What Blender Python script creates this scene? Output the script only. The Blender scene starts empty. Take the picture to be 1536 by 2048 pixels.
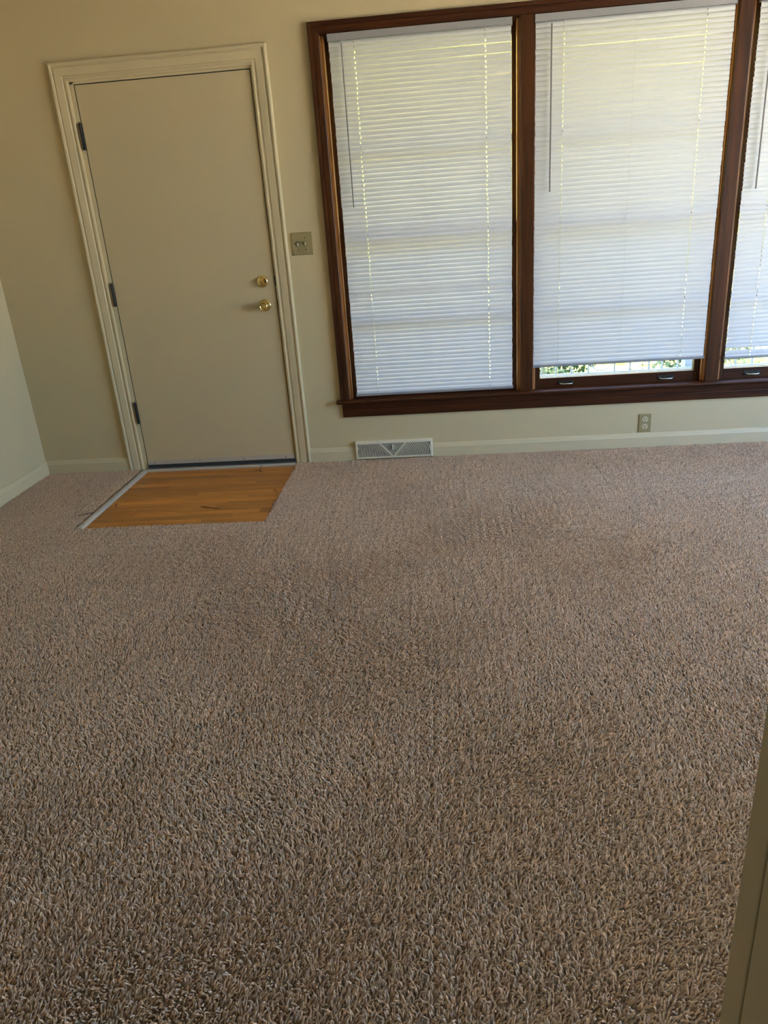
import bpy, bmesh, math, random
import numpy as np
from mathutils import Matrix, Vector
random.seed(4)
scene = bpy.context.scene
COL = scene.collection

# ------------------------------------------------------------------ camera
cam_d = bpy.data.cameras.new('camera')
cam_d.sensor_fit = 'HORIZONTAL'
cam_d.sensor_width = 36.0
cam_d.lens = 1464.77 / 1536 * 36.0
cam_d.clip_start = 0.02
cam_o = bpy.data.objects.new('camera', cam_d)
COL.objects.link(cam_o)
cam_o.matrix_world = Matrix((
    (0.9957939, 0.0395919, 0.0826254, 1.79557),
    (0.0619976, 0.3728141, -0.9258326, -4.16392),
    (-0.0674594, 0.9270610, 0.3687914, 1.31215),
    (0, 0, 0, 1)))
scene.camera = cam_o

# ------------------------------------------------------------------ sky, sun, exposure
SKY_STRENGTH = 3.7
SUN_STRENGTH = 26.0
world = bpy.data.worlds.new('sky')
scene.world = world
world.use_nodes = True
wn = world.node_tree
# plain clear sky: pale at the horizon, blue higher up, the same all round
tcw = wn.nodes.new('ShaderNodeTexCoord')
spx = wn.nodes.new('ShaderNodeSeparateXYZ')
wn.links.new(tcw.outputs['Generated'], spx.inputs[0])
crw = wn.nodes.new('ShaderNodeValToRGB')
crw.color_ramp.elements[0].position = 0.10
crw.color_ramp.elements[0].color = (0.52, 0.73, 1.0, 1)
crw.color_ramp.elements[1].position = 0.60
crw.color_ramp.elements[1].color = (0.17, 0.40, 1.0, 1)
wn.links.new(spx.outputs['Z'], crw.inputs[0])
wn.links.new(crw.outputs[0], wn.nodes['Background'].inputs[0])
wn.nodes['Background'].inputs[1].default_value = SKY_STRENGTH
sun_d = bpy.data.lights.new('sun', 'SUN')
sun_d.energy = SUN_STRENGTH
sun_d.angle = math.radians(0.6)
sun_d.color = (1.0, 0.90, 0.74)
sun_o = bpy.data.objects.new('sun', sun_d)
COL.objects.link(sun_o)
# sun stands behind the house, a little to the left: the window wall is in shade
sun_o.rotation_euler = Vector((0.42, 0.46, -1.0)).to_track_quat('-Z', 'Y').to_euler()
vs = scene.view_settings
vs.view_transform = 'Standard'
vs.look = 'None'
vs.gamma = 1.0
vs.use_curve_mapping = False
vs.exposure = 2.32
scene.cycles.max_bounces = 14
scene.cycles.diffuse_bounces = 8
scene.cycles.transmission_bounces = 8
scene.cycles.transparent_max_bounces = 16
scene.cycles.sample_clamp_indirect = 6.0
scene.cycles.caustics_reflective = False
scene.cycles.caustics_refractive = False

# ------------------------------------------------------------------ materials
MATS = {}
def mat(name, color, rough=0.6, metal=0.0, spec=0.5):
    m = bpy.data.materials.new(name)
    m.use_nodes = True
    b = m.node_tree.nodes['Principled BSDF']
    b.inputs['Base Color'].default_value = (*color, 1)
    b.inputs['Roughness'].default_value = rough
    b.inputs['Metallic'].default_value = metal
    b.inputs['Specular IOR Level'].default_value = spec
    MATS[name] = m
    return m

def nodes(m):
    nt = m.node_tree
    return nt, nt.nodes, nt.links, nt.nodes['Principled BSDF']

def add_bump(m, scale, strength, dist=0.002, detail=3, stretch=None):
    nt, N, L, b = nodes(m)
    tc = N.new('ShaderNodeTexCoord')
    nz = N.new('ShaderNodeTexNoise')
    nz.inputs['Scale'].default_value = scale
    nz.inputs['Detail'].default_value = detail
    src = tc.outputs['Object']
    if stretch:
        mp = N.new('ShaderNodeMapping')
        mp.inputs['Scale'].default_value = stretch
        L.new(src, mp.inputs[0])
        src = mp.outputs[0]
    L.new(src, nz.inputs[0])
    bp = N.new('ShaderNodeBump')
    bp.inputs['Strength'].default_value = strength
    bp.inputs['Distance'].default_value = dist
    L.new(nz.outputs[0], bp.inputs['Height'])
    L.new(bp.outputs[0], b.inputs['Normal'])
    return nz

def wood(name, dark, light, axis, rough=0.3, scale=1.0, rnd=0.0, coat=0.0, spec=0.5):
    m = mat(name, light, rough)
    nt, N, L, b = nodes(m)
    b.inputs['Specular IOR Level'].default_value = spec
    tc = N.new('ShaderNodeTexCoord')
    mp = N.new('ShaderNodeMapping')
    s = [38.0 * scale] * 3
    s[axis] = 2.2 * scale
    mp.inputs['Scale'].default_value = s
    L.new(tc.outputs['Object'], mp.inputs[0])
    oi = N.new('ShaderNodeObjectInfo')
    ad = N.new('ShaderNodeVectorMath'); ad.operation = 'ADD'
    mul = N.new('ShaderNodeVectorMath'); mul.operation = 'SCALE'
    mul.inputs[0].default_value = (31, 17, 23)
    L.new(oi.outputs['Random'], mul.inputs['Scale'])
    L.new(mp.outputs[0], ad.inputs[0]); L.new(mul.outputs[0], ad.inputs[1])
    nz = N.new('ShaderNodeTexNoise')
    nz.inputs['Scale'].default_value = 1.0
    nz.inputs['Detail'].default_value = 6
    nz.inputs['Roughness'].default_value = 0.65
    nz.inputs['Distortion'].default_value = 0.6
    L.new(ad.outputs[0], nz.inputs[0])
    cr = N.new('ShaderNodeValToRGB')
    cr.color_ramp.elements[0].position = 0.30
    cr.color_ramp.elements[0].color = (*dark, 1)
    cr.color_ramp.elements[1].position = 0.68
    cr.color_ramp.elements[1].color = (*light, 1)
    L.new(nz.outputs[0], cr.inputs[0])
    out = cr.outputs[0]
    if rnd:
        hs = N.new('ShaderNodeHueSaturation')
        mr = N.new('ShaderNodeMapRange')
        mr.inputs['To Min'].default_value = 1 - rnd
        mr.inputs['To Max'].default_value = 1 + rnd
        L.new(oi.outputs['Random'], mr.inputs[0])
        L.new(mr.outputs[0], hs.inputs['Value'])
        L.new(out, hs.inputs['Color'])
        out = hs.outputs[0]
    L.new(out, b.inputs['Base Color'])
    bp = N.new('ShaderNodeBump')
    bp.inputs['Strength'].default_value = 0.12
    bp.inputs['Distance'].default_value = 0.001
    L.new(nz.outputs[0], bp.inputs['Height'])
    L.new(bp.outputs[0], b.inputs['Normal'])
    b.inputs['Coat Weight'].default_value = coat
    return m

def vary(m, c1, c2, scale, detail=3):
    """base colour wandering between two tones of the thing's own colour"""
    nt, N, L, b = nodes(m)
    tc = N.new('ShaderNodeTexCoord')
    nz = N.new('ShaderNodeTexNoise')
    nz.inputs['Scale'].default_value = scale
    nz.inputs['Detail'].default_value = detail
    L.new(tc.outputs['Object'], nz.inputs[0])
    cr = N.new('ShaderNodeValToRGB')
    cr.color_ramp.elements[0].position = 0.35
    cr.color_ramp.elements[0].color = (*c1, 1)
    cr.color_ramp.elements[1].position = 0.65
    cr.color_ramp.elements[1].color = (*c2, 1)
    L.new(nz.outputs[0], cr.inputs[0])
    L.new(cr.outputs[0], b.inputs['Base Color'])

WALL = mat('wall_paint', (0.545, 0.455, 0.280), 0.62, spec=0.3)
add_bump(WALL, 180, 0.10, 0.002)
CEIL = mat('ceiling_paint', (0.60, 0.56, 0.46), 0.8, spec=0.2)
TRIM = mat('trim_paint', (0.58, 0.495, 0.315), 0.42)
add_bump(TRIM, 60, 0.05, 0.001)
DOORP = mat('door_paint', (0.54, 0.45, 0.280), 0.48, spec=0.4)
add_bump(DOORP, 90, 0.06, 0.001)
WV = wood('stained_wood_vertical', (0.022, 0.0065, 0.0016), (0.080, 0.025, 0.0055), 2, 0.42, spec=0.22)
WH = wood('stained_wood_horizontal', (0.022, 0.0055, 0.0015), (0.070, 0.019, 0.0045), 0, 0.42, spec=0.22)
DAYLIT = wood('daylit_wood', (0.20, 0.075, 0.020), (0.42, 0.19, 0.06), 2, 0.34)  # lighter copy of the trim wood: daylight on the reveals put into its colour
OAK = wood('oak_plank', (0.30, 0.105, 0.013), (0.60, 0.245, 0.038), 0, 0.38, rnd=0.22, coat=0.05)
BLACK = mat('black_hinge', (0.008, 0.006, 0.005), 0.45)
GAP = mat('dark_gap', (0.01, 0.009, 0.008), 0.9)
BRASS = mat('polished_brass', (0.78, 0.60, 0.26), 0.16, 1.0)
ALU = mat('aluminium', (0.55, 0.55, 0.53), 0.38, 1.0)
SATIN = mat('satin_aluminium', (0.50, 0.47, 0.41), 0.45, 0.25)
RUBBER = mat('rubber', (0.03, 0.035, 0.035), 0.6)
IVORY = mat('ivory_plastic', (0.30, 0.245, 0.115), 0.4)
IVORY_L = mat('ivory_toggle', (0.56, 0.48, 0.30), 0.35)
SLOT = mat('slot', (0.012, 0.010, 0.008), 0.8)
VENTW = mat('vent_enamel', (0.72, 0.66, 0.50), 0.35)
RAILW = mat('blind_rail', (0.28, 0.28, 0.29), 0.4)
CORD = mat('blind_cord', (0.55, 0.54, 0.50), 0.8)
WANDM = mat('blind_wand', (0.20, 0.18, 0.17), 0.25)
IRON = mat('painted_iron', (0.30, 0.34, 0.35), 0.5)
STORM = mat('storm_frame', (0.42, 0.42, 0.42), 0.45)
SOFFIT = mat('soffit_paint', (0.80, 0.68, 0.42), 0.7)
ROOFM = mat('roof', (0.10, 0.09, 0.08), 0.9)
CONC = mat('concrete', (0.48, 0.45, 0.40), 0.9)
vary(CONC, (0.40, 0.38, 0.33), (0.55, 0.52, 0.46), 6)
BOUNCE = mat('bounce_gravel', (0.62, 0.52, 0.38), 0.95)  # pale warm ground added to bounce sunlight indoors
vary(BOUNCE, (0.56, 0.47, 0.34), (0.68, 0.57, 0.42), 9)
PORCH = mat('porch_floor_warm', (0.46, 0.35, 0.21), 0.8)  # unseen floor, coloured warm to bounce yellower light onto the blinds
vary(PORCH, (0.40, 0.30, 0.18), (0.52, 0.40, 0.24), 7)
POSTM = mat('porch_post_shade', (0.34, 0.42, 0.55), 0.5)  # white post; its bluish shade is put into this colour
LAWN = mat('lawn', (0.25, 0.32, 0.06), 0.9, spec=0.1)
vary(LAWN, (0.07, 0.085, 0.012), (0.24, 0.21, 0.055), 5, 6)
TWIGM = mat('dry_twig', (0.07, 0.035, 0.015), 0.8)
BARK = mat('bark', (0.10, 0.07, 0.05), 0.9)
SCREW = mat('screw', (0.05, 0.04, 0.03), 0.5)

# vinyl slat: lets part of the daylight through
SLAT = bpy.data.materials.new('vinyl_slat'); SLAT.use_nodes = True
nt = SLAT.node_tree; nt.nodes.clear()
o_ = nt.nodes.new('ShaderNodeOutputMaterial')
df = nt.nodes.new('ShaderNodeBsdfDiffuse'); df.inputs[0].default_value = (0.60, 0.61, 0.63, 1)
tl = nt.nodes.new('ShaderNodeBsdfTranslucent'); tl.inputs[0].default_value = (0.79, 0.79, 0.81, 1)
gl = nt.nodes.new('ShaderNodeBsdfGlossy'); gl.inputs['Roughness'].default_value = 0.35
mx = nt.nodes.new('ShaderNodeMixShader'); mx.inputs[0].default_value = 0.034
mx2 = nt.nodes.new('ShaderNodeMixShader'); mx2.inputs[0].default_value = 0.04
nt.links.new(df.outputs[0], mx.inputs[1]); nt.links.new(tl.outputs[0], mx.inputs[2])
nt.links.new(mx.outputs[0], mx2.inputs[1]); nt.links.new(gl.outputs[0], mx2.inputs[2])
nt.links.new(mx2.outputs[0], o_.inputs[0])
# window glass: thin pane
GLASS = bpy.data.materials.new('window_glass'); GLASS.use_nodes = True
nt = GLASS.node_tree; nt.nodes.clear()
o_ = nt.nodes.new('ShaderNodeOutputMaterial')
tr = nt.nodes.new('ShaderNodeBsdfTransparent'); tr.inputs[0].default_value = (0.95, 0.97, 0.96, 1)
gl = nt.nodes.new('ShaderNodeBsdfGlossy'); gl.inputs['Roughness'].default_value = 0.02
mx = nt.nodes.new('ShaderNodeMixShader'); mx.inputs[0].default_value = 0.05
nt.links.new(tr.outputs[0], mx.inputs[1]); nt.links.new(gl.outputs[0], mx.inputs[2])
nt.links.new(mx.outputs[0], o_.inputs[0])
# leaves
def leaf_mat(name, c, t):
    m = bpy.data.materials.new(name); m.use_nodes = True
    nt = m.node_tree; nt.nodes.clear()
    o_ = nt.nodes.new('ShaderNodeOutputMaterial')
    df = nt.nodes.new('ShaderNodeBsdfDiffuse'); df.inputs[0].default_value = (*c, 1)
    tl = nt.nodes.new('ShaderNodeBsdfTranslucent'); tl.inputs[0].default_value = (*t, 1)
    mx = nt.nodes.new('ShaderNodeMixShader'); mx.inputs[0].default_value = 0.35
    nt.links.new(df.outputs[0], mx.inputs[1]); nt.links.new(tl.outputs[0], mx.inputs[2])
    nt.links.new(mx.outputs[0], o_.inputs[0])
    return m
HEDGE = leaf_mat('tree_leaves', (0.48, 0.41, 0.08), (0.40, 0.40, 0.06))
LEAF_A = leaf_mat('leaf_dark', (0.05, 0.085, 0.04), (0.08, 0.13, 0.03))
LEAF_B = leaf_mat('leaf_bright', (0.20, 0.23, 0.03), (0.28, 0.31, 0.04))
LEAF_C = leaf_mat('leaf_pale', (0.22, 0.23, 0.12), (0.20, 0.22, 0.08))
# carpet yarn
YARN = mat('carpet_yarn', (0.5, 0.42, 0.35), 1.0, spec=0.05)
nt, N, L, b = nodes(YARN)
at = N.new('ShaderNodeAttribute'); at.attribute_name = 'tone'
cr = N.new('ShaderNodeValToRGB')
cr.color_ramp.elements[0].position = 0.0; cr.color_ramp.elements[0].color = (0.60, 0.45, 0.31, 1)
cr.color_ramp.elements[1].position = 1.0; cr.color_ramp.elements[1].color = (0.99, 0.84, 0.67, 1)
L.new(at.outputs['Fac'], cr.inputs[0])
L.new(cr.outputs[0], b.inputs['Base Color'])
tl = N.new('ShaderNodeBsdfTranslucent'); mx = N.new('ShaderNodeMixShader'); mx.inputs[0].default_value = 0.38
L.new(cr.outputs[0], tl.inputs[0]); L.new(b.outputs[0], mx.inputs[1]); L.new(tl.outputs[0], mx.inputs[2])
L.new(mx.outputs[0], N['Material Output'].inputs[0])
BACKING = mat('carpet_backing', (0.30, 0.23, 0.17), 1.0, spec=0.0)

# ------------------------------------------------------------------ mesh helpers
class MB:
    def __init__(s): s.bm = bmesh.new()
    def box(s, x0, x1, y0, y1, z0, z1, bev=0.0):
        r = bmesh.ops.create_cube(s.bm, size=1.0)
        for v in r['verts']:
            v.co.x = x0 + (v.co.x + .5) * (x1 - x0)
            v.co.y = y0 + (v.co.y + .5) * (y1 - y0)
            v.co.z = z0 + (v.co.z + .5) * (z1 - z0)
        if bev:
            es = list({e for v in r['verts'] for e in v.link_edges})
            bmesh.ops.bevel(s.bm, geom=es, offset=bev, segments=2, affect='EDGES', profile=0.5)
        return s
    def loft(s, rings, close=True, caps=True):
        vs = [[s.bm.verts.new(c) for c in r] for r in rings]
        n = len(rings[0])
        for a, bb in zip(vs[:-1], vs[1:]):
            for i in range(n if close else n - 1):
                j = (i + 1) % n
                s.bm.faces.new((a[i], a[j], bb[j], bb[i]))
        if caps and close:
            s.bm.faces.new(vs[0][::-1]); s.bm.faces.new(vs[-1])
        return s
    def tube(s, pts, r, n=8, caps=True):
        pts = [Vector(p) for p in pts]
        rr = r if isinstance(r, (list, tuple)) else [r] * len(pts)
        rings = []
        up = None
        for i, p in enumerate(pts):
            d = (pts[min(i + 1, len(pts) - 1)] - pts[max(i - 1, 0)]).normalized()
            if up is None:
                up = d.orthogonal().normalized()
            a = (up - d * up.dot(d)).normalized(); up = a
            c = d.cross(a)
            rings.append([p + (a * math.cos(t) + c * math.sin(t)) * rr[i]
                          for t in [2 * math.pi * k / n for k in range(n)]])
        return s.loft(rings, True, caps)
    def lathe(s, prof, centre, axis=(0, -1, 0), n=32):
        """prof: (radius, distance along axis)"""
        ax = Vector(axis).normalized()
        a = ax.orthogonal().normalized(); c = ax.cross(a)
        rings = [[Vector(centre) + ax * d + (a * math.cos(2 * math.pi * k / n) + c * math.sin(2 * math.pi * k / n)) * max(r, 1e-5)
                  for k in range(n)] for r, d in prof]
        return s.loft(rings, True, True)
    def build(s, name, m, parent=None, smooth=False, angle=40):
        bmesh.ops.recalc_face_normals(s.bm, faces=s.bm.faces[:])
        me = bpy.data.meshes.new(name)
        s.bm.to_mesh(me); s.bm.free()
        me.materials.append(m)
        o = bpy.data.objects.new(name, me)
        COL.objects.link(o)
        if smooth:
            me.shade_smooth() if not angle else me.set_sharp_from_angle(angle=math.radians(angle))
        if parent is not None:
            o.parent = parent
            o.matrix_parent_inverse = Matrix.Translation(parent.location).inverted()
        return o

def B(name, m, parent, *a, bev=0.0):
    return MB().box(*a, bev=bev).build(name, m, parent)
def tag(o, label=None, cat=None, group=None, kind=None):
    if label: o['label'] = label
    if cat: o['category'] = cat
    if group: o['group'] = group
    if kind: o['kind'] = kind
    return o
def empty(name, loc=(0, 0, 0)):
    o = bpy.data.objects.new(name, None)
    COL.objects.link(o); o.location = loc
    o.empty_display_size = 0.1
    return o
def frame_parts(parent, name, m_side, m_head, xl, xr, zt, zb, prof, y=0.0):
    """casing of two sides and a mitred head; prof = [(u outwards from the inner edge, d out of the wall)]"""
    MB().loft([[(xl - u, y - d, zb) for u, d in prof], [(xl - u, y - d, zt + u) for u, d in prof]]).build(name, m_side, parent)
    MB().loft([[(xl - u, y - d, zt + u) for u, d in prof], [(xr + u, y - d, zt + u) for u, d in prof]]).build(name, m_head, parent)
    MB().loft([[(xr + u, y - d, zb) for u, d in prof], [(xr + u, y - d, zt + u) for u, d in prof]]).build(name, m_side, parent)

# ------------------------------------------------------------------ room shell
XL, XR = -0.64, 5.30          # side walls of the living room
YP = -3.72                    # face of the partition behind the camera's opening
ZC = 2.46
TH = 0.15
W1 = (1.275, 2.250); W2 = (2.317, 3.262); W3 = (3.330, 4.305)
WZ0, WZ1 = 0.345, 2.175
DX0, DX1, DZ = -0.020, 0.934, 2.075

def wall_with_holes(name, axis, fixed0, fixed1, a0, a1, z0, z1, holes, m=WALL):
    """slab in the a-z plane with rectangular holes (a0,a1,z0,z1)"""
    mb = MB()
    xs = sorted({a0, a1, *[h[0] for h in holes], *[h[1] for h in holes]})
    zs = sorted({z0, z1, *[h[2] for h in holes], *[h[3] for h in holes]})
    for i in range(len(xs) - 1):
        for j in range(len(zs) - 1):
            cx, cz = (xs[i] + xs[i + 1]) / 2, (zs[j] + zs[j + 1]) / 2
            if any(h[0] < cx < h[1] and h[2] < cz < h[3] for h in holes):
                continue
            if axis == 'x':
                mb.box(xs[i], xs[i + 1], fixed0, fixed1, zs[j], zs[j + 1])
            else:
                mb.box(fixed0, fixed1, xs[i], xs[i + 1], zs[j], zs[j + 1])
    bmesh.ops.remove_doubles(mb.bm, verts=mb.bm.verts[:], dist=1e-5)
    # inner shared faces go, so each wall is one closed shell
    seen = {}
    for f in mb.bm.faces:
        c = f.calc_center_median(); k = (round(c.x, 4), round(c.y, 4), round(c.z, 4))
        seen.setdefault(k, []).append(f)
    bmesh.ops.delete(mb.bm, geom=[f for v in seen.values() if len(v) > 1 for f in v], context='FACES_ONLY')
    return tag(mb.build(name, m), kind='structure')

FB = -0.010                   # wood floor level; the carpet pile reaches up to about zero
wall_with_holes('wall_front', 'x', 0, TH, XL - TH, XR + TH, FB, ZC,
                [(DX0, DX1, FB, DZ), (W1[0], W3[1], WZ0, WZ1)])
tag(B('wall_left', WALL, None, XL - TH, XL, YP - 2.1, 0, FB, ZC), kind='structure')
ADDEDW = (-3.35, -0.80, 0.35, 2.30)  # hole for the added window that brightens the room
wall_with_holes('wall_right', 'y', XR, XR + TH, YP - 2.1, 0, FB, ZC, [ADDEDW])
OX0, OX1 = 1.12, 2.0158         # the opening the camera looks through
wall_with_holes('wall_partition', 'x', YP - 0.12, YP - 0.035, XL, XR, FB, ZC, [(OX0 - 0.02, OX1 + 0.02, FB, 2.10)])
tag(B('wall_rear', WALL, None, XL - TH, XR + TH, YP - 2.25, YP - 2.1, FB, ZC), kind='structure')
tag(B('ceiling', CEIL, None, XL - TH, XR + TH, YP - 2.25, TH, ZC, ZC + 0.12), kind='structure')
floor = tag(B('floor', OAK, None, XL - TH, XR + TH, YP - 2.25, TH, FB - 0.06, FB - 0.016), kind='structure')

# opening trim near the camera: white jamb with a grooved edge
t = tag(empty('trim_3', (OX1, YP, FB)), kind='structure')
B('casing', TRIM, t, OX1, OX1 + 0.075, YP - 0.0320, YP, FB, 2.17, bev=0.002)
B('jamb', TRIM, t, OX1 + 0.0004, OX1 + 0.018, YP - 0.12, YP - 0.0325, FB, 2.11, bev=0.0012)
B('jamb', TRIM, t, OX0 - 0.018, OX0, YP - 0.12, YP - 0.0360, FB, 2.11)
B('casing', TRIM, t, OX0 - 0.075, OX0, YP - 0.0350, YP, FB, 2.17, bev=0.002)
B('casing', TRIM, t, OX0, OX1, YP - 0.0350, YP, 2.095, 2.17, bev=0.002)
B('jamb', TRIM, t, OX0, OX1, YP - 0.12, YP - 0.0360, 2.085, 2.10)

# unseen side window, added in the right wall to brighten the room (clear glass)
w = tag(empty('window_4', (XR, -1.75, ADDEDW[2])), kind='structure')
for ya, yb in ((ADDEDW[0], ADDEDW[0] + 0.05), (-2.11, -2.05), (ADDEDW[1] - 0.05, ADDEDW[1])):
    B('sash_stile', WV, w, XR + 0.05, XR + 0.10, ya, yb, ADDEDW[2], ADDEDW[3])
for za, zb in ((ADDEDW[2], ADDEDW[2] + 0.05), (ADDEDW[3] - 0.05, ADDEDW[3])):
    B('sash_rail', WH, w, XR + 0.05, XR + 0.10, ADDEDW[0], ADDEDW[1], za, zb)
B('pane', GLASS, w, XR + 0.073, XR + 0.077, ADDEDW[0] + 0.05, -2.11, ADDEDW[2] + 0.05, ADDEDW[3] - 0.05)
B('pane', GLASS, w, XR + 0.073, XR + 0.077, -2.05, ADDEDW[1] - 0.05, ADDEDW[2] + 0.05, ADDEDW[3] - 0.05)
def portal(name, loc, sx, sy, rot):
    d = bpy.data.lights.new(name, 'AREA'); d.shape = 'RECTANGLE'; d.size = sx; d.size_y = sy
    d.cycles.is_portal = True
    o = bpy.data.objects.new(name, d); COL.objects.link(o); o.location = loc; o.rotation_euler = rot
portal('sky_portal', (XR + 0.13, -2.075, 1.325), 1.95, 2.55, (0, math.radians(90), 0))
portal('sky_portal', (2.79, 0.30, 1.26), 3.05, 1.85, (math.radians(-90), 0, 0))

# baseboards
BASEP = [(0, 0), (0, 0.014), (0.066, 0.014), (0.074, 0.011), (0.084, 0.008), (0.090, 0.003), (0.090, 0)]
def base_x(name, x0, x1):
    return MB().loft([[(x0, -d, FB + z) for z, d in BASEP], [(x1, -d, FB + z) for z, d in BASEP]]).build(name, TRIM)
tag(base_x('baseboard_front', XL, -0.112), kind='structure')
bf = tag(base_x('baseboard_front', 1.008, 1.2840), kind='structure')
tag(base_x('baseboard_front', 1.740, XR), kind='structure')
tag(MB().loft([[(XL + d, YP, FB + z) for z, d in BASEP], [(XL + d, 0, FB + z) for z, d in BASEP]]).build('baseboard_left', TRIM), kind='structure')
tag(MB().loft([[(XR - d, YP, FB + z) for z, d in BASEP], [(XR - d, 0, FB + z) for z, d in BASEP]]).build('baseboard_right', TRIM), kind='structure')

# ------------------------------------------------------------------ entry door
door = tag(empty('door_1', (0.457, 0, FB)), kind='structure')
DOORC = [(0, 0), (0, 0.010), (0.006, 0.013), (0.012, 0.013), (0.014, 0.010), (0.024, 0.009), (0.027, 0.013),
         (0.046, 0.015), (0.062, 0.016), (0.065, 0.013), (0.069, 0.013), (0.072, 0.019), (0.080, 0.021), (0.0865, 0.018), (0.088, 0)]
frame_parts(door, 'casing', TRIM, TRIM, -0.024, 0.922, 2.074, FB, DOORC)
B('jamb', TRIM, door, -0.020, -0.002, 0.0, 0.12, FB, 2.073)
B('jamb', TRIM, door, 0.9165, 0.934, 0.0, 0.12, FB, 2.073)
B('jamb', TRIM, door, -0.020, 0.934, 0.0, 0.12, 2.062, 2.075)
B('gap_shade', GAP, door, -0.0020, 0.0024, 0.004, 0.062, 0.02, 2.062)  # dark filler standing in for the shade in the gap round the leaf
B('gap_shade', GAP, door, 0.9126, 0.9165, 0.004, 0.062, 0.02, 2.062)
B('gap_shade', GAP, door, 0.0024, 0.9126, 0.004, 0.062, 2.0576, 2.062)
slab = B('door_leaf', DOORP, door, 0.0025, 0.9125, 0.001, 0.045, 0.018, 2.0575, bev=0.001)
B('outer_skin', TRIM, door, -0.02, 0.934, 0.10, 0.118, FB, 2.07)
for za, zb in ((1.760, 1.883), (0.965, 1.087), (0.286, 0.411)):
    h = MB().tube([(-0.0045, -0.0075, za), (-0.0045, -0.0075, zb)], 0.0075, 12).build('hinge', BLACK, door)
    B('hinge_leaf', BLACK, h, -0.0105, 0.0014, -0.0015, 0.0005, za + .002, zb - .002)
    for k in range(1, 5):
        zz = za + (zb - za) * k / 5
        MB().tube([(-0.0045, -0.0075, zz - .0008), (-0.0045, -0.0075, zz + .0008)], 0.0079, 12).build('knuckle_ring', GAP, h)
    MB().lathe([(0.0001, 0), (0.005, 0.001), (0.0055, 0.003), (0.003, 0.006), (0.0001, 0.0065)], (-0.0045, -0.0075, zb), (0, 0, 1), 12).build('pin_cap', BLACK, h)
# deadbolt
db = MB().lathe([(0.0310, 0), (0.0318, 0.002), (0.0312, 0.006), (0.0280, 0.0105), (0.0230, 0.0125), (0.001, 0.0130)], (0.847, 0.001, 1.047)).build('deadbolt', BRASS, door, True, 50)
rings = []
for k in range(13):
    a = -math.pi / 2 + math.pi * k / 12
    zz = math.sin(a) * 0.0205; ww = 0.0026 + 0.0030 * math.cos(a) ** 0.6 if 0 < k < 12 else 0.0016
    dd = 0.003 + 0.0150 * max(math.cos(a), 0) ** 0.7
    rings.append([(0.847 - ww, -0.011, 1.047 + zz), (0.847 - ww * .8, -0.011 - dd, 1.047 + zz), (0.847 + ww * .8, -0.011 - dd, 1.047 + zz), (0.847 + ww, -0.011, 1.047 + zz)])
tt = MB().loft(rings).build('thumb_turn', BRASS, db)
for dx in (-0.0125, 0.0125):
    MB().lathe([(0.0036, 0), (0.0034, 0.0010), (0.001, 0.0014)], (0.847 + dx * 1.05, -0.0110, 1.045), n=10).build('screw', SCREW, db)
# knob
kn = MB().lathe([(0.0315, 0), (0.0325, 0.0025), (0.0318, 0.006), (0.0290, 0.009), (0.0200, 0.0110), (0.001, 0.0115)], (0.847, 0.001, 0.919)).build('knob_rose', BRASS, door, True, 50)
MB().lathe([(0.0130, 0.009), (0.0120, 0.014), (0.0115, 0.024), (0.0150, 0.029), (0.0225, 0.033), (0.0255, 0.038), (0.0262, 0.045),
            (0.0250, 0.052), (0.0215, 0.057), (0.0195, 0.0585), (0.0165, 0.0570), (0.0150, 0.0545), (0.006, 0.0535), (0.001, 0.0532)], (0.847, 0.001, 0.919)).build('door_knob', BRASS, kn, True, 50)
MB().box(0.8450, 0.8490, -0.0565, -0.0520, 0.912, 0.926, bev=0.001).build('turn_button', BRASS, kn)
MB().lathe([(0.0036, 0), (0.0034, 0.0010), (0.001, 0.0014)], (0.8720, -0.0075, 0.924), n=10).build('screw', SCREW, kn)
# latch plates on the edge
B('strike_plate', BLACK, door, 0.9128, 0.9195, -0.0012, 0.0100, 1.020, 1.072, bev=0.0008)
B('strike_plate', BLACK, door, 0.9134, 0.9185, -0.0010, 0.0100, 0.893, 0.945, bev=0.0008)
# sweep and sill
sw = B('door_sweep', SATIN, door, 0.004, 0.911, -0.0060, 0.001, 0.0260, 0.0500, bev=0.001)
B('sweep_lip', RUBBER, sw, 0.004, 0.911, -0.0085, -0.001, 0.0080, 0.0260)
for xs_ in (0.05, 0.33, 0.60, 0.86):
    MB().lathe([(0.0035, 0), (0.003, 0.0012), (0.001, 0.0015)], (xs_, -0.0060, 0.037), n=8).build('screw', SCREW, sw)
th = MB().loft([[(x, y, z) for y, z in ((-0.040, FB), (-0.040, FB + 0.008), (-0.032, FB + 0.014), (0.06, FB + 0.016), (0.06, FB))] for x in (-0.0015, 0.9160)]).build('threshold', SATIN, door)
tag(th, 'low metal sill strip under the door')
for k in range(3):
    B('groove', RUBBER, th, -0.001, 0.9155, -0.0225 + k * .009, -0.0200 + k * .009, FB + 0.0135, FB + 0.0152)

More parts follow.
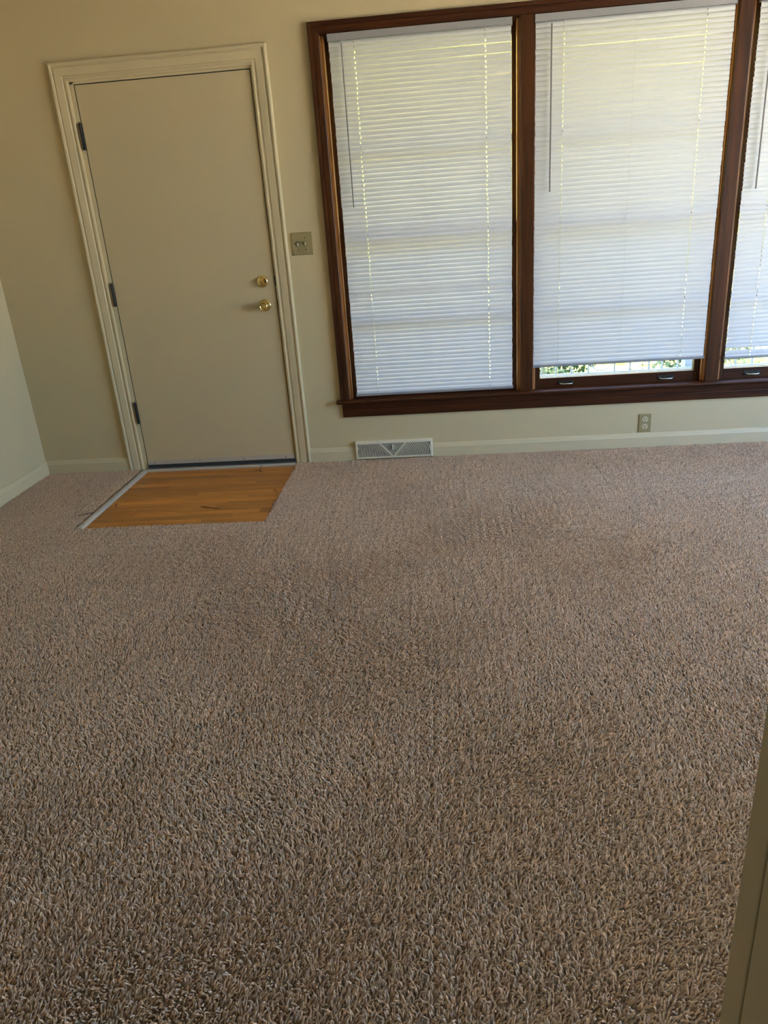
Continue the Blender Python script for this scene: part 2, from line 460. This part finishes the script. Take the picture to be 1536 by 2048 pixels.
# ------------------------------------------------------------------ wooden window group
tw = tag(empty('trim_1', (2.79, 0, WZ0)), kind='structure')
WINC = [(0, 0), (0, 0.013), (0.003, 0.016), (0.020, 0.018), (0.030, 0.018), (0.031, 0.0165), (0.033, 0.0165), (0.034, 0.022), (0.050, 0.024), (0.053, 0.022), (0.053, 0)]
frame_parts(tw, 'casing', WV, WH, W1[0], W3[1], WZ1, 0.363, WINC)
for xa, xb in ((W1[1], W2[0]), (W2[1], W3[0])):
    MB().loft([[(xa, -0.004, z), (xa, -0.0165, z), (xa + 0.002, -0.0185, z), (xb - 0.002, -0.0185, z), (xb, -0.0165, z), (xb, -0.004, z), (xb, 0.13, z), (xa, 0.13, z)] for z in (0.363, WZ1)]).build('mullion_post', WV, tw)
stool = MB().loft([[(x, y, z) for y, z in ((0.03, 0.345), (-0.040, 0.345), (-0.046, 0.348), (-0.049, 0.354), (-0.046, 0.361), (-0.040, 0.364), (0.03, 0.364))] for x in (1.200, 4.380)]).build('window_stool', WH, tw)
AP = [(-0.000, 0.262), (-0.012, 0.262), (-0.0145, 0.266), (-0.0150, 0.300), (-0.0135, 0.303), (-0.0135, 0.306), (-0.0160, 0.309), (-0.0175, 0.345), (0, 0.345)]
MB().loft([[(x, y, z) for y, z in AP] for x in (1.228, 4.352)]).build('apron', WH, tw)
B('head_jamb', WH, tw, W1[0], W3[1], 0.0, 0.14, WZ1 - 0.004, WZ1 + 0.012)
B('sill', WH, tw, W1[0], W3[1], 0.030, 0.16, 0.335, 0.352)
# storm sill outside
B('outer_sill', STORM, tw, W1[0] - .03, W3[1] + .03, 0.125, 0.22, 0.325, 0.340)

LIFTS = {1: (1.53, 2.06), 2: (2.511, 3.064), 3: (3.532, 4.10)}
for n, (xa, xb) in enumerate((W1, W2, W3), 1):
    w = tag(empty('window_%d' % n, ((xa + xb) / 2, 0.06, WZ0)), kind='structure')
    for s, xe in ((1, xa), (-1, xb)):
        def sx(a, bb): return (xe + s * a, xe + s * bb) if s > 0 else (xe + s * bb, xe + s * a)
        B('jamb', DAYLIT, w, *sx(0.0, 0.006), 0.0, 0.13, 0.352, WZ1)
        x0, x1 = sx(0.006, 0.017)
        MB().box(x0, x1, 0.010, 0.034, 0.364, WZ1 - 0.004, bev=0.003).build('stop', DAYLIT, w)
        x0, x1 = sx(0.006, 0.014)
        B('parting_bead', DAYLIT, w, x0, x1, 0.074, 0.084, 0.352, WZ1 - 0.004)
    xi0, xi1 = xa + 0.008, xb - 0.008
    for nm, y0, za, zb, rb, rt in (('lower_sash', 0.038, 0.352, 1.262, 0.066, 0.034), ('upper_sash', 0.086, 1.232, WZ1 - 0.006, 0.034, 0.045)):
        y1 = y0 + 0.034
        sl, sr = (0.040, 0.040) if nm == 'lower_sash' else (0.060, 0.026)
        sash = B(nm, WV, w, xi0, xi0 + sl, y0, y1, za, zb, bev=0.002)
        B('stile', WV, sash, xi1 - sr, xi1, y0, y1, za, zb, bev=0.002)
        B('rail', WH, sash, xi0 + sl, xi1 - sr, y0, y1, za, za + rb, bev=0.002)
        B('rail', WH, sash, xi0 + sl, xi1 - sr, y0, y1, zb - rt, zb, bev=0.002)
        zm = 0.815 if nm == 'lower_sash' else 1.668
        B('muntin', WH, sash, xi0 + sl, xi1 - sr, y0, y1, zm - 0.014, zm + 0.014)
        B('pane', GLASS, sash, xi0 + sl - .004, xi1 - sr + .004, y0 + 0.015, y0 + 0.018, za + rb - .004, zm - 0.014)
        B('pane', GLASS, sash, xi0 + sl - .004, xi1 - sr + .004, y0 + 0.015, y0 + 0.018, zm + 0.014, zb - rt + .004)
    # storm frame
    st = B('storm_frame', STORM, w, xi0, xi0 + 0.015, 0.128, 0.140, 0.340, WZ1)
    B('storm_stile', STORM, st, xi1 - 0.015, xi1, 0.128, 0.140, 0.340, WZ1)
    B('storm_rail', STORM, st, xi0 + .015, xi1 - .015, 0.128, 0.140, 0.340, 0.408)
    B('storm_rail', STORM, st, xi0 + .015, xi1 - .015, 0.128, 0.140, 1.236, 1.260)
    if n > 1:
        for lx in LIFTS[n]:
            if lx > xb: continue
            lf = B('sash_lift', BLACK, w, lx - 0.045, lx + 0.045, 0.0345, 0.0382, 0.376, 0.400, bev=0.001)
            MB().tube([(lx - 0.034, 0.0345, 0.387), (lx - 0.033, 0.020, 0.386), (lx - 0.026, 0.013, 0.385), (lx, 0.012, 0.385), (lx + 0.026, 0.013, 0.385), (lx + 0.033, 0.020, 0.386), (lx + 0.034, 0.0345, 0.387)], 0.0030, 8).build('lift_bar', ALU, lf, True, 60)

# ------------------------------------------------------------------ mini blinds
PITCH = 0.0218
def slat_mesh(name, width, holes):
    """curved vinyl strip, closed downwards, slots cut for the cords; x from 0 to width"""
    tilt = math.radians(72.5)
    half = 0.0125
    prof = []
    for k in range(7):
        u = -1 + 2 * k / 6                       # -1 lower edge (room side), +1 upper edge (glass side)
        bow = 0.0042 * (1 - u * u)
        yy = u * half * math.cos(tilt) - bow * math.sin(tilt)
        zz = u * half * math.sin(tilt) + bow * math.cos(tilt)
        prof.append((yy, zz))
    xs = sorted({0.0, width, *[h - 0.0022 for h in holes], *[h + 0.0022 for h in holes]})
    verts, faces = [], []
    for x in xs:
        verts += [(x, y, z) for y, z in prof]
    for i in range(len(xs) - 1):
        cx = (xs[i] + xs[i + 1]) / 2
        hole = any(abs(cx - h) < 0.0022 for h in holes)
        for k in range(6):
            if hole and k in (2, 3): continue
            faces.append((i * 7 + k, i * 7 + k + 1, i * 7 + 8 + k, i * 7 + 7 + k))
    me = bpy.data.meshes.new(name)
    me.from_pydata(verts, [], faces); me.update()
    for p in me.polygons: p.use_smooth = True
    me.materials.append(SLAT)
    return me

def make_blind(label, x0, x1, zbot, cords, wand_x, wand_b, odd, ztop=2.172):
    yc = -0.008
    r = empty('window_blind', ((x0 + x1) / 2, yc, zbot))
    tag(r, label, 'blind', 'mini blinds on the front windows')
    # head rail: open steel channel with lip
    hb = MB(); y0, y1 = yc - 0.0125, yc + 0.0125
    hb.loft([[(x, y, z) for y, z in ((y0, ztop), (y0, ztop - 0.027), (y0 + 0.001, ztop - 0.030), (y0 - 0.0012, ztop - 0.0315), (y0 + 0.003, ztop - 0.0325), (y1, ztop - 0.030), (y1, ztop))] for x in (x0, x1)])
    hr = hb.build('head_rail', RAILW, r)
    for xe, s in ((x0, -1), (x1, 1)):
        MB().box(min(xe, xe + s * .002), max(xe, xe + s * .002), y0 - .001, y1 + .001, ztop - 0.033, ztop + 0.001).build('end_cap', RAILW, hr)
    w_ = x1 - x0 - 0.004
    holes = [c - x0 - 0.002 for c in (cords[0], cords[2])]
    me = slat_mesh('slat', w_, holes)
    z = ztop - 0.043
    n = round((z - zbot - 0.020) / PITCH)
    pitch = (z - zbot - 0.0235) / (n - 1)
    for k in range(n):
        o = bpy.data.objects.new('slat', me); COL.objects.link(o)
        o.parent = r
        dz, rot = odd.get(k, (0, 0))
        o.location = (x0 + 0.002 - r.location.x + random.uniform(-.0012, .0012), 0, z - k * pitch - zbot + random.uniform(-.0004, .0004) + dz)
        o.rotation_euler = (rot + random.uniform(-.010, .010), random.uniform(-.0006, .0006), 0)
    # bottom rail
    bb = MB()
    bb.loft([[(x, y, zz) for y, zz in ((y0, zbot + 0.004), (y0 + .002, zbot), (y1 - .002, zbot), (y1, zbot + 0.004), (y1, zbot + 0.011), (yc, zbot + 0.0145), (y0, zbot + 0.012))] for x in (x0 + .001, x1 - .001)])
    br = bb.build('bottom_rail', RAILW, r)
    for xe, s in ((x0, -1), (x1, 1)):
        MB().box(xe - .0015, xe + .0015, y0 - .001, y1 + .001, zbot - 0.001, zbot + 0.0155, bev=.001).build('end_cap', RAILW, br)
    for i, c in enumerate(cords):
        mb = MB()
        for yy in (yc - 0.0098, yc + 0.0098):
            mb.tube([(c, yy, ztop - 0.03), (c, yy, zbot + 0.008)], 0.0006, 5)
        lc = mb.build('ladder_cord', CORD, r)
        if i != 1:
            MB().tube([(c, yc, ztop - 0.03), (c, yc, zbot + 0.012)], 0.0008, 5).build('lift_cord', CORD, lc)
            MB().lathe([(0.004, 0), (0.004, 0.003), (0.001, 0.004)], (c, yc, zbot), (0, 0, -1), 8).build('cord_button', RAILW, lc)
    wd = MB().tube([(wand_x, y0 - 0.010, ztop - 0.046), (wand_x + .001, y0 - 0.011, wand_b)], 0.0036, 6).build('tilt_wand', WANDM, r)
    MB().tube([(wand_x, y0 - 0.004, ztop - 0.026), (wand_x, y0 - 0.012, ztop - 0.034), (wand_x, y0 - 0.010, ztop - 0.046)], 0.0014, 6).build('wand_hook', RAILW, wd)
    return r

make_blind('white mini blind let right down to the wooden sill, beside the door', 1.318, 2.207, 0.383,
           (1.444, 1.757, 2.080), 1.384, 1.385, {53: (0, 0.26), 39: (0, 0.26), 45: (0, -0.05), 61: (0, 0.12)})
make_blind('white mini blind hanging a little short of the sill, between two brown posts', 2.319, 3.245, 0.492,
           (2.455, 2.790, 3.118), 2.394, 1.391, {40: (0, 0.16)})
make_blind('white mini blind with one gap between its lowest slats', 3.357, 4.275, 0.480,
           (3.490, 3.815, 4.140), 3.416, 1.335, {72: (0.003, 0.05), 73: (-0.010, 0.0), 74: (-0.006, 0), 39: (0, .28), 36: (0, -.1), 34: (0, -.08)})

# ------------------------------------------------------------------ wall plates
sp = tag(empty('light_switch', (1.0885, 0, 1.169)), 'ivory double switch plate between door casing and window', 'switch')
B('cover_plate', IVORY, sp, 1.0310, 1.1460, -0.0065, 0.0, 1.169, 1.284, bev=0.003)
s1 = B('slot_frame', SLOT, sp, 1.0580, 1.0715, -0.0070, -0.005, 1.2130, 1.2390)
B('rocker', IVORY_L, s1, 1.0600, 1.0695, -0.0105, -0.006, 1.2145, 1.2345, bev=0.001)
s2 = B('slot_frame', SLOT, sp, 1.1005, 1.1115, -0.0068, -0.005, 1.2135, 1.2395)
MB().loft([[(1.1020, -0.006, 1.2150), (1.1100, -0.006, 1.2150), (1.1100, -0.006, 1.2370), (1.1020, -0.006, 1.2370)],
           [(1.1030, -0.0165, 1.2240), (1.1090, -0.0165, 1.2240), (1.1090, -0.0150, 1.2380), (1.1030, -0.0150, 1.2380)]]).build('toggle', IVORY_L, s2)
for xx, zz in ((1.0650, 1.1960), (1.1060, 1.1965), (1.1060, 1.2560)):
    MB().lathe([(0.0034, 0), (0.0030, 0.001), (0.001, 0.0013)], (xx, -0.0062, zz), n=10).build('screw', SCREW, sp)

op = tag(empty('wall_outlet', (2.955, 0, 0.085)), 'ivory duplex outlet low on the wall under the window', 'outlet')
B('cover_plate', IVORY, op, 2.9205, 2.9900, -0.0060, 0.0, 0.0865, 0.1930, bev=0.003)
for zc in (0.1610, 0.1190):
    rc = MB().lathe([(0.0165, 0), (0.0165, 0.0015), (0.0155, 0.0022), (0.001, 0.0022)], (2.9550, -0.0055, zc), n=24).build('receptacle', IVORY_L, op)
    B('slot', SLOT, rc, 2.9470, 2.9500, -0.0082, -0.0070, zc - 0.0015, zc + 0.0095)
    B('slot', SLOT, rc, 2.9600, 2.9628, -0.0082, -0.0070, zc, zc + 0.0090)
    MB().lathe([(0.0032, 0), (0.0030, 0.0006), (0.001, 0.0006)], (2.9550, -0.0076, zc - 0.0085), n=10).build('ground_hole', SLOT, rc)
MB().lathe([(0.0030, 0), (0.0026, 0.001), (0.001, 0.0013)], (2.9550, -0.0058, 0.1400), n=10).build('screw', SCREW, op)

# ------------------------------------------------------------------ floor register on the wall
VX0, VX1, VZ0, VZ1 = 1.2845, 1.7390, 0.0050, 0.1125
vt = tag(empty('air_register', ((VX0 + VX1) / 2, 0, VZ0)), 'cream metal air register with fan shaped grille in the baseboard', 'vent')
B('back_box', SLOT, vt, VX0 + 0.008, VX1 - 0.008, -0.0080, 0.0, VZ0 + 0.006, VZ1 - 0.006)
fr = MB()
gx0, gx1, gz0, gz1 = VX0 + 0.014, VX1 - 0.014, VZ0 + 0.012, VZ1 - 0.016
YF = -0.0260
def pring(x0, x1, z0, z1, y): return [(x0, y, z0), (x1, y, z0), (x1, y, z1), (x0, y, z1)]
fr.loft([pring(VX0, VX1, VZ0, VZ1, 0.0), pring(VX0, VX1, VZ0, VZ1, -0.0200), pring(VX0 + .004, VX1 - .004, VZ0 + .004, VZ1 - .004, YF),
         pring(gx0, gx1, gz0, gz1, YF), pring(gx0, gx1, gz0, gz1, YF + 0.010)], True, False)
fr.build('frame', VENTW, vt)
cx_, cz_ = 1.5060, gz0 - 0.002
hz = gz1 - gz0
gm = MB()
def bar(p0, p1, wd, y0=YF, y1=YF + 0.008):
    p0 = Vector((p0[0], 0, p0[1])); p1 = Vector((p1[0], 0, p1[1]))
    d = (p1 - p0).normalized(); nn = Vector((-d.z, 0, d.x)) * wd / 2
    a = [p0 - nn, p1 - nn, p1 + nn, p0 + nn]
    gm.loft([[(v.x, y0, v.z) for v in a], [(v.x, y1, v.z) for v in a]])
VS = 0.074                                  # half width of the V at its top
bar((cx_, cz_), (cx_ - VS, gz1), 0.0060, YF - 0.0006); bar((cx_, cz_), (cx_ + VS, gz1), 0.0060, YF - 0.0006)
for side in (-1, 1):
    r_ = 0.014
    while r_ < 0.235:
        pts = []
        for k in range(73):
            a = math.radians(0 + 90 * k / 72)
            x = cx_ + side * r_ * math.cos(a) * (1.0 if r_ < .12 else 1.0); z = cz_ + r_ * math.sin(a) * 1.05
            if z > gz1 or x < gx0 or x > gx1: continue
            if abs(x - cx_) < VS * (z - cz_) / hz: continue
            if z < gz0 - .001: continue
            pts.append((x, z))
        for pa, pb in zip(pts[:-1], pts[1:]):
            bar(pa, pb, 0.0048)
        r_ += 0.0094
k = 0
z = gz0 + 0.012
while z < gz1:
    hw = VS * (z - cz_) / hz
    bar((cx_ - hw, z), (cx_ + hw, z), 0.0016, YF + .001)
    z += 0.0052
gm.build('grille', VENTW, vt)
lv = MB().box(cx_ - 0.0040, cx_ + 0.0040, YF - 0.006, YF + 0.004, gz1 - 0.034, gz1 - 0.010, bev=.0015).build('damper_lever', VENTW, vt)
B('lever_knob', VENTW, lv, cx_ - 0.006, cx_ + 0.006, YF - 0.010, YF - 0.005, gz1 - 0.036, gz1 - 0.029, bev=.001)

# ------------------------------------------------------------------ bare wood patch by the door
PX0, PX1, PY = 0.0, 0.922, -0.930
rows = 16
rw = (-PY + 0.02) / rows
rnd = random.Random(11)
for r in range(rows):
    y1 = -0.036 - r * (-PY - 0.016) / rows
    y0 = y1 - (-PY - 0.016) / rows + 0.0010
    xs = [-0.03]
    x = rnd.uniform(0.15, 0.75)
    while x < PX1 - 0.05:
        xs.append(x); x += rnd.uniform(0.35, 0.85)
    xs.append(PX1 + 0.03)
    for xa, xb in zip(xs[:-1], xs[1:]):
        o = MB().box(xa + 0.0004 - (xa + xb) / 2, xb - 0.0004 - (xa + xb) / 2, (y0 - y1) / 2, -(y0 - y1) / 2, -0.008, 0.008, bev=0.0006).build('plank', OAK)
        o.parent = floor
        o.location = ((xa + xb) / 2, (y0 + y1) / 2, FB - 0.008 + rnd.uniform(-.0003, .0003))
# metal strip
stp = empty('carpet_edge_strip', (-0.012, -0.49, FB))
tag(stp, 'straight metal trim strip between the carpet and the bare wood', 'trim strip')
MB().loft([[(-0.030, y, FB), (-0.030, y, FB + 0.010), (-0.014, y, FB + 0.0135), (-0.004, y, FB + 0.010), (0.004, y, FB + 0.0015), (0.004, y, FB)] for y in (PY + 0.004, -0.020)]).build('strip', SATIN, stp)
for yy in (-0.10, -0.30, -0.50, -0.70, -0.88):
    MB().lathe([(0.0038, 0), (0.0035, 0.001), (0.001, 0.0014)], (-0.014, yy, FB + 0.0128), (0, 0, 1), 8).build('nail', SCREW, stp)

# ------------------------------------------------------------------ carpet: twisted pile
rng = np.random.default_rng(5)
TS = 0.08
SP = 0.0052
NV = 12
def tile(theta):
    n = int(round(TS / SP))
    g = (np.arange(n) + 0.5) * (TS / n) - TS / 2
    X, Y = np.meshgrid(g, g)
    c = np.stack([X.ravel(), Y.ravel()], 1) + rng.uniform(-.0022, .0022, (n * n, 2))
    # clumps: neighbouring tufts lean much the same way
    V, F, T = [], [], []
    ph = rng.uniform(0, 6.28, 6)
    for i, (x, y) in enumerate(c):
        sw = 0.75 * math.sin(x * 210 + ph[0] + math.sin(y * 160 + ph[1])) + 0.75 * math.sin(y * 190 + ph[2] + math.sin(x * 170 + ph[3]))
        a = theta + 1.25 * sw + rng.normal(0, 0.75)
        lean = rng.uniform(0.55, 1.20)
        ln = rng.uniform(0.0115, 0.0155)
        rad = rng.uniform(0.0015, 0.0021)
        tone = min(max(rng.normal(0.52, 0.24), 0), 1)
        d = np.array([math.cos(a), math.sin(a), 0.0])
        side = np.array([-math.sin(a), math.cos(a), 0.0])
        p = np.array([x, y, 0.0]); base = len(V)
        tw = rng.uniform(0, 1.5)
        NS = 4
        for k in range(NS):
            f = k / (NS - 1)
            an = lean * (0.35 + 0.95 * f)
            tdir = d * math.sin(an) + np.array([0, 0, 1]) * math.cos(an)
            nn = d * math.cos(an) - np.array([0, 0, 1]) * math.sin(an)
            rr = rad * (1.0, 1.08, 0.95, 0.45)[k]
            for q in range(4):
                t_ = tw + f * 1.3 + q * math.pi / 2
                V.append(p + (nn * math.cos(t_) + side * math.sin(t_)) * rr)
                T.append(tone)
            p = p + tdir * ln / (NS - 1)
        for k in range(NS - 1):
            for q in range(4):
                q2 = (q + 1) % 4
                F.append((base + k * 4 + q, base + k * 4 + q2, base + k * 4 + 4 + q2, base + k * 4 + 4 + q))
        F.append(tuple(base + (NS - 1) * 4 + q for q in range(4)))
    return V, F, T

def fld(x, y, s):
    return (math.sin(x * 2.1 + s) + math.sin(y * 2.7 + s * 1.7 + 0.8 * math.sin(x * 1.9)) + math.sin((x + y) * 3.9 + s * .6)
            + 0.7 * math.sin((x - 1.3 * y) * 6.1 + s * 2.2))
allV, allF, allT, allP = [], [], [], []
for v in range(NV):
    V, F, T = tile(2 * math.pi * v / NV)
    o = len(allV)
    allV += V; allF += [tuple(i + o for i in f) for f in F]; allT += T; allP += [v] * len(V)
pts, rzs, picks = [], [], []
def region(x0, x1, y0, y1):
    nx, ny = max(1, round((x1 - x0) / TS)), max(1, round((y1 - y0) / TS))
    for i in range(nx):
        for j in range(ny):
            x = x0 + (i + .5) * (x1 - x0) / nx; y = y0 + (j + .5) * (y1 - y0) / ny
            a = math.radians(50) + 0.80 * fld(x, y, 1.3) + random.uniform(-.45, .45)
            k = random.randrange(4)
            pts.append((x, y, FB + 0.0005 + random.uniform(-.0006, .0006)))
            rzs.append(k * math.pi / 2)
            picks.append(int(round((a - k * math.pi / 2) / (2 * math.pi / NV))) % NV)
BX = 0.014
region(XL + BX, -0.044, PY, -BX)
region(PX1 + 0.004, XR - BX, PY, -BX - 0.004)
region(XL + BX, XR - BX, YP + 0.002, PY)
region(OX0 + .002, OX1 - .002, YP - 0.14, YP + 0.002)
region(0.2, 3.4, YP - 1.9, YP - 0.14)
nb = len(allV)
allV += pts
me = bpy.data.meshes.new('carpet')
me.from_pydata([tuple(v) for v in allV], [], allF)
def attr(name, typ, data):
    a_ = me.attributes.new(name, typ, 'POINT'); a_.data.foreach_set('value', data)
attr('tone', 'FLOAT', allT + [0.0] * len(pts))
attr('variant', 'INT', allP + [-1] * len(pts))
attr('turn', 'FLOAT', [0.0] * nb + rzs)
attr('pick', 'INT', [0] * nb + picks)
me.materials.append(YARN)
carpet = bpy.data.objects.new('carpet', me)
COL.objects.link(carpet)
tag(carpet, 'beige brown cut pile carpet covering the living room floor', 'carpet', kind='stuff')
ng = bpy.data.node_groups.new('pile', 'GeometryNodeTree')
ng.interface.new_socket('Geometry', in_out='INPUT', socket_type='NodeSocketGeometry')
ng.interface.new_socket('Geometry', in_out='OUTPUT', socket_type='NodeSocketGeometry')
G = ng.nodes; GL = ng.links
gi = G.new('NodeGroupInput'); go = G.new('NodeGroupOutput')
def named(n, t):
    a_ = G.new('GeometryNodeInputNamedAttribute'); a_.data_type = t; a_.inputs['Name'].default_value = n
    return a_.outputs['Attribute']
def sep(v):
    c_ = G.new('FunctionNodeCompare'); c_.data_type = 'INT'; c_.operation = 'EQUAL'
    ai = [s for s in c_.inputs if s.type == 'INT']
    GL.new(named('variant', 'INT'), ai[0]); ai[1].default_value = v
    s_ = G.new('GeometryNodeSeparateGeometry'); s_.domain = 'POINT'
    GL.new(gi.outputs[0], s_.inputs[0]); GL.new(c_.outputs[0], s_.inputs['Selection'])
    return s_.outputs[0]
g2i = G.new('GeometryNodeGeometryToInstance')
for v in reversed(range(NV)):
    GL.new(sep(v), g2i.inputs[0])
iop = G.new('GeometryNodeInstanceOnPoints')
GL.new(sep(-1), iop.inputs['Points'])
GL.new(g2i.outputs[0], iop.inputs['Instance'])
iop.inputs['Pick Instance'].default_value = True
GL.new(named('pick', 'INT'), iop.inputs['Instance Index'])
cxyz = G.new('ShaderNodeCombineXYZ'); GL.new(named('turn', 'FLOAT'), cxyz.inputs['Z'])
GL.new(cxyz.outputs[0], iop.inputs['Rotation'])
GL.new(iop.outputs[0], go.inputs[0])
md = carpet.modifiers.new('pile', 'NODES'); md.node_group = ng
bk = MB()
for x0, x1, y0, y1 in ((XL + .004, -0.031, PY, -0.004), (PX1 + .002, XR - .004, PY, -0.004), (XL + .004, XR - .004, YP, PY), (OX0, OX1, YP - .14, YP), (XL + .004, XR - .004, YP - 2.1, YP - .14)):
    bk.box(x0, x1, y0, y1, FB - 0.0155, FB + 0.0008)
bk.build('backing', BACKING, carpet)

# ------------------------------------------------------------------ debris on the wood
def twig(label, pts, r, fork=None):
    t_ = empty('twig', pts[0])
    tag(t_, label, 'twig')
    mb = MB().tube(pts, [r] * (len(pts) - 1) + [r * .5], 5)
    mb.build('stem', TWIGM, t_)
    for f in fork or []:
        MB().tube(f, [r * .8] * (len(f) - 1) + [r * .4], 5).build('branch', TWIGM, t_)
zf = FB + 0.0022
twig('small forked twig lying on the wood close to the door sill', [(0.715, -0.050, zf + .010), (0.714, -0.080, zf + .003), (0.720, -0.115, zf), (0.742, -0.150, zf)], 0.0020, [[(0.716, -0.100, zf), (0.690, -0.118, zf)]])
twig('thin straight twig lying in the middle of the bare wood', [(0.528, -0.672, zf), (0.570, -0.688, zf + .001), (0.640, -0.712, zf)], 0.0020)
twig('short dark twig on the wood beside the metal strip', [(0.028, -0.570, zf), (0.040, -0.605, zf), (0.062, -0.640, zf)], 0.0018, [[(0.036, -0.598, zf), (0.044, -0.574, zf)]])
twig('dark twig lying on the carpet beside the metal strip', [(-0.090, -0.770, 0.006), (-0.055, -0.745, 0.007), (-0.018, -0.735, 0.008)], 0.0020, [[(-0.055, -0.745, 0.007), (-0.040, -0.760, 0.006)]])
twig('tiny twig on the wood at the ragged carpet edge', [(0.872, -0.455, zf), (0.890, -0.475, zf), (0.902, -0.500, zf)], 0.0018)

# ------------------------------------------------------------------ outside
GZ = -0.32
tag(B('ground', LAWN, None, -30, 40, TH + 1.75, 45, GZ - 0.1, GZ), kind='structure')
tag(B('porch_floor', PORCH, None, XL - 1, XR + 2.0, TH, TH + 1.75, GZ - 0.1, -0.14), kind='structure')
tag(B('roof', ROOFM, None, XL - 0.6, XR + 0.30, YP - 2.6, 1.95, ZC + 0.20, ZC + 0.32), kind='structure')
tag(B('porch_soffit', SOFFIT, None, XL - 0.6, XR + 0.30, TH, 1.95, ZC + 0.14, ZC + 0.20), kind='structure')
tag(B('bounce_ground', BOUNCE, None, XR + TH, 40, -20, TH - .001, GZ - 0.1, GZ), kind='structure')  # unseen ground added beside the house, bounces sunlight through the side window
# unseen row of leafy trees, added to block low sky and yellow the blinds
tl_ = MB(); rgt = np.random.default_rng(21)
for k in range(46):
    cx3 = -26 + 58 * k / 45 + rgt.uniform(-.6, .6); rz = rgt.uniform(3.2, 4.2)
    m3 = Matrix.Translation((cx3, 15 + rgt.uniform(-.7, .7), GZ + rz * .9)) @ Matrix.Diagonal((1.5, 1.3, rz, 1))
    r3 = bmesh.ops.create_icosphere(tl_.bm, subdivisions=3, radius=1.0, matrix=m3)
    for v in r3['verts']:
        v.co += Vector(rgt.normal(0, .10, 3))
tag(tl_.build('sky_block_trees', HEDGE), kind='structure')
# railing
RY = 1.50
rl = tag(empty('porch_railing', (3.0, RY, -0.14)), 'pale wrought iron porch railing with rings outside the window', 'railing')
B('bottom_rail', IRON, rl, 0.9, 5.6, RY - 0.015, RY + 0.015, 0.118, 0.134)
B('top_rail', IRON, rl, 0.9, 5.6, RY - 0.018, RY + 0.018, 0.720, 0.745)
xs = [0.95, 1.07, 1.19, 1.31, 1.43, 1.62, 1.74, 1.86, 1.98, 2.10, 2.22, 2.34, 2.46, 2.576, 2.684, 2.800, 2.928, 3.121, 3.236, 3.376, 3.474, 3.588, 3.78, 3.89, 4.01, 4.13, 4.25, 4.37, 4.56, 4.68, 4.80, 4.92, 5.04, 5.16, 5.28, 5.40, 5.52]
for x in xs:
    B('picket', IRON, rl, x - 0.006, x + 0.006, RY - 0.006, RY + 0.006, 0.134, 0.720)
for xa, xb in ((1.43, 1.62), (2.928, 3.121), (4.37, 4.56)):
    cx2 = (xa + xb) / 2; rr = 0.088
    for zc in (0.232, 0.425, 0.620):
        MB().tube([(cx2 + rr * math.cos(2 * math.pi * k / 28), RY, zc + rr * math.sin(2 * math.pi * k / 28)) for k in range(29)], 0.0045, 6, False).build('ring', IRON, rl)
for x in (0.90, 2.22, 4.90, 5.60):
    B('post', IRON, rl, x - .016, x + .016, RY - .016, RY + .016, -0.14, 0.72)
pp = tag(empty('porch_post', (3.72, 1.62, -0.14)), 'white square porch post, tinted as in blue shade, behind the iron railing', 'post')
B('shaft', POSTM, pp, 3.665, 3.765, 1.57, 1.67, -0.12, ZC + 0.14, bev=.004)
B('foot', POSTM, pp, 3.650, 3.780, 1.555, 1.685, -0.14, -0.09, bev=.004)

def shrub(label, x, y, rx, h, n, lm, ls, seed, cat='shrub'):
    rg = np.random.default_rng(seed)
    r_ = empty('shrub', (x, y, GZ)); tag(r_, label, cat)
    V, F = [], []
    for i in range(n):
        while True:
            q = rg.uniform(-1, 1, 3)
            if 0.25 < (q ** 2).sum() < 1: break
        c = np.array([x + q[0] * rx, y + q[1] * rx * .8, GZ + h * (0.5 + 0.5 * q[2])])
        a = rg.normal(size=3); a /= np.linalg.norm(a)
        bvec = np.cross(a, rg.normal(size=3)); bvec /= np.linalg.norm(bvec)
        s_ = ls * rg.uniform(.6, 1.3); o = len(V)
        V += [c - a * s_, c + bvec * s_ * .42, c + a * s_, c - bvec * s_ * .42]
        F.append((o, o + 1, o + 2, o + 3))
    me = bpy.data.meshes.new('foliage'); me.from_pydata([tuple(v) for v in V], [], F); me.materials.append(lm)
    o = bpy.data.objects.new('foliage', me); COL.objects.link(o); o.parent = r_
    o.matrix_parent_inverse = Matrix.Translation(r_.location).inverted()
    mb = MB()
    for k in range(4):
        mb.tube([(x + .02 * k, y, GZ), (x + rg.uniform(-.4, .4) * rx, y + rg.uniform(-.3, .3) * rx, GZ + h * .75)], [0.012, 0.005], 5)
    mb.build('stems', BARK, r_)
shrub('dark green shrub behind the railing, seen under the middle blind', 3.00, 3.30, 0.42, 0.62, 900, LEAF_A, 0.035, 3)
shrub('bright yellow green shrub on the lawn beyond the railing rings', 3.95, 4.30, 0.34, 0.62, 800, LEAF_B, 0.040, 4)
shrub('pale leafy shrub in front of the porch post', 4.62, 3.60, 0.40, 0.60, 900, LEAF_C, 0.040, 5)
shrub('light green shrub outside the window with the gapped blind', 5.62, 3.55, 0.50, 0.70, 1000, LEAF_B, 0.040, 6)
shrub('dark bushy shrub further back on the lawn, left of the bright one', 3.18, 4.60, 0.30, 0.55, 900, LEAF_A, 0.040, 9)
shrub('dark leggy shrub standing left of the pale porch post', 4.18, 3.05, 0.26, 0.50, 420, LEAF_A, 0.032, 10)
shrub('low pale bedding plant close behind the railing', 2.75, 2.35, 0.22, 0.36, 260, LEAF_C, 0.030, 7, 'plant')
shrub('low yellow leaved plant close behind the railing rings', 3.75, 2.45, 0.36, 0.32, 300, LEAF_C, 0.030, 8, 'plant')
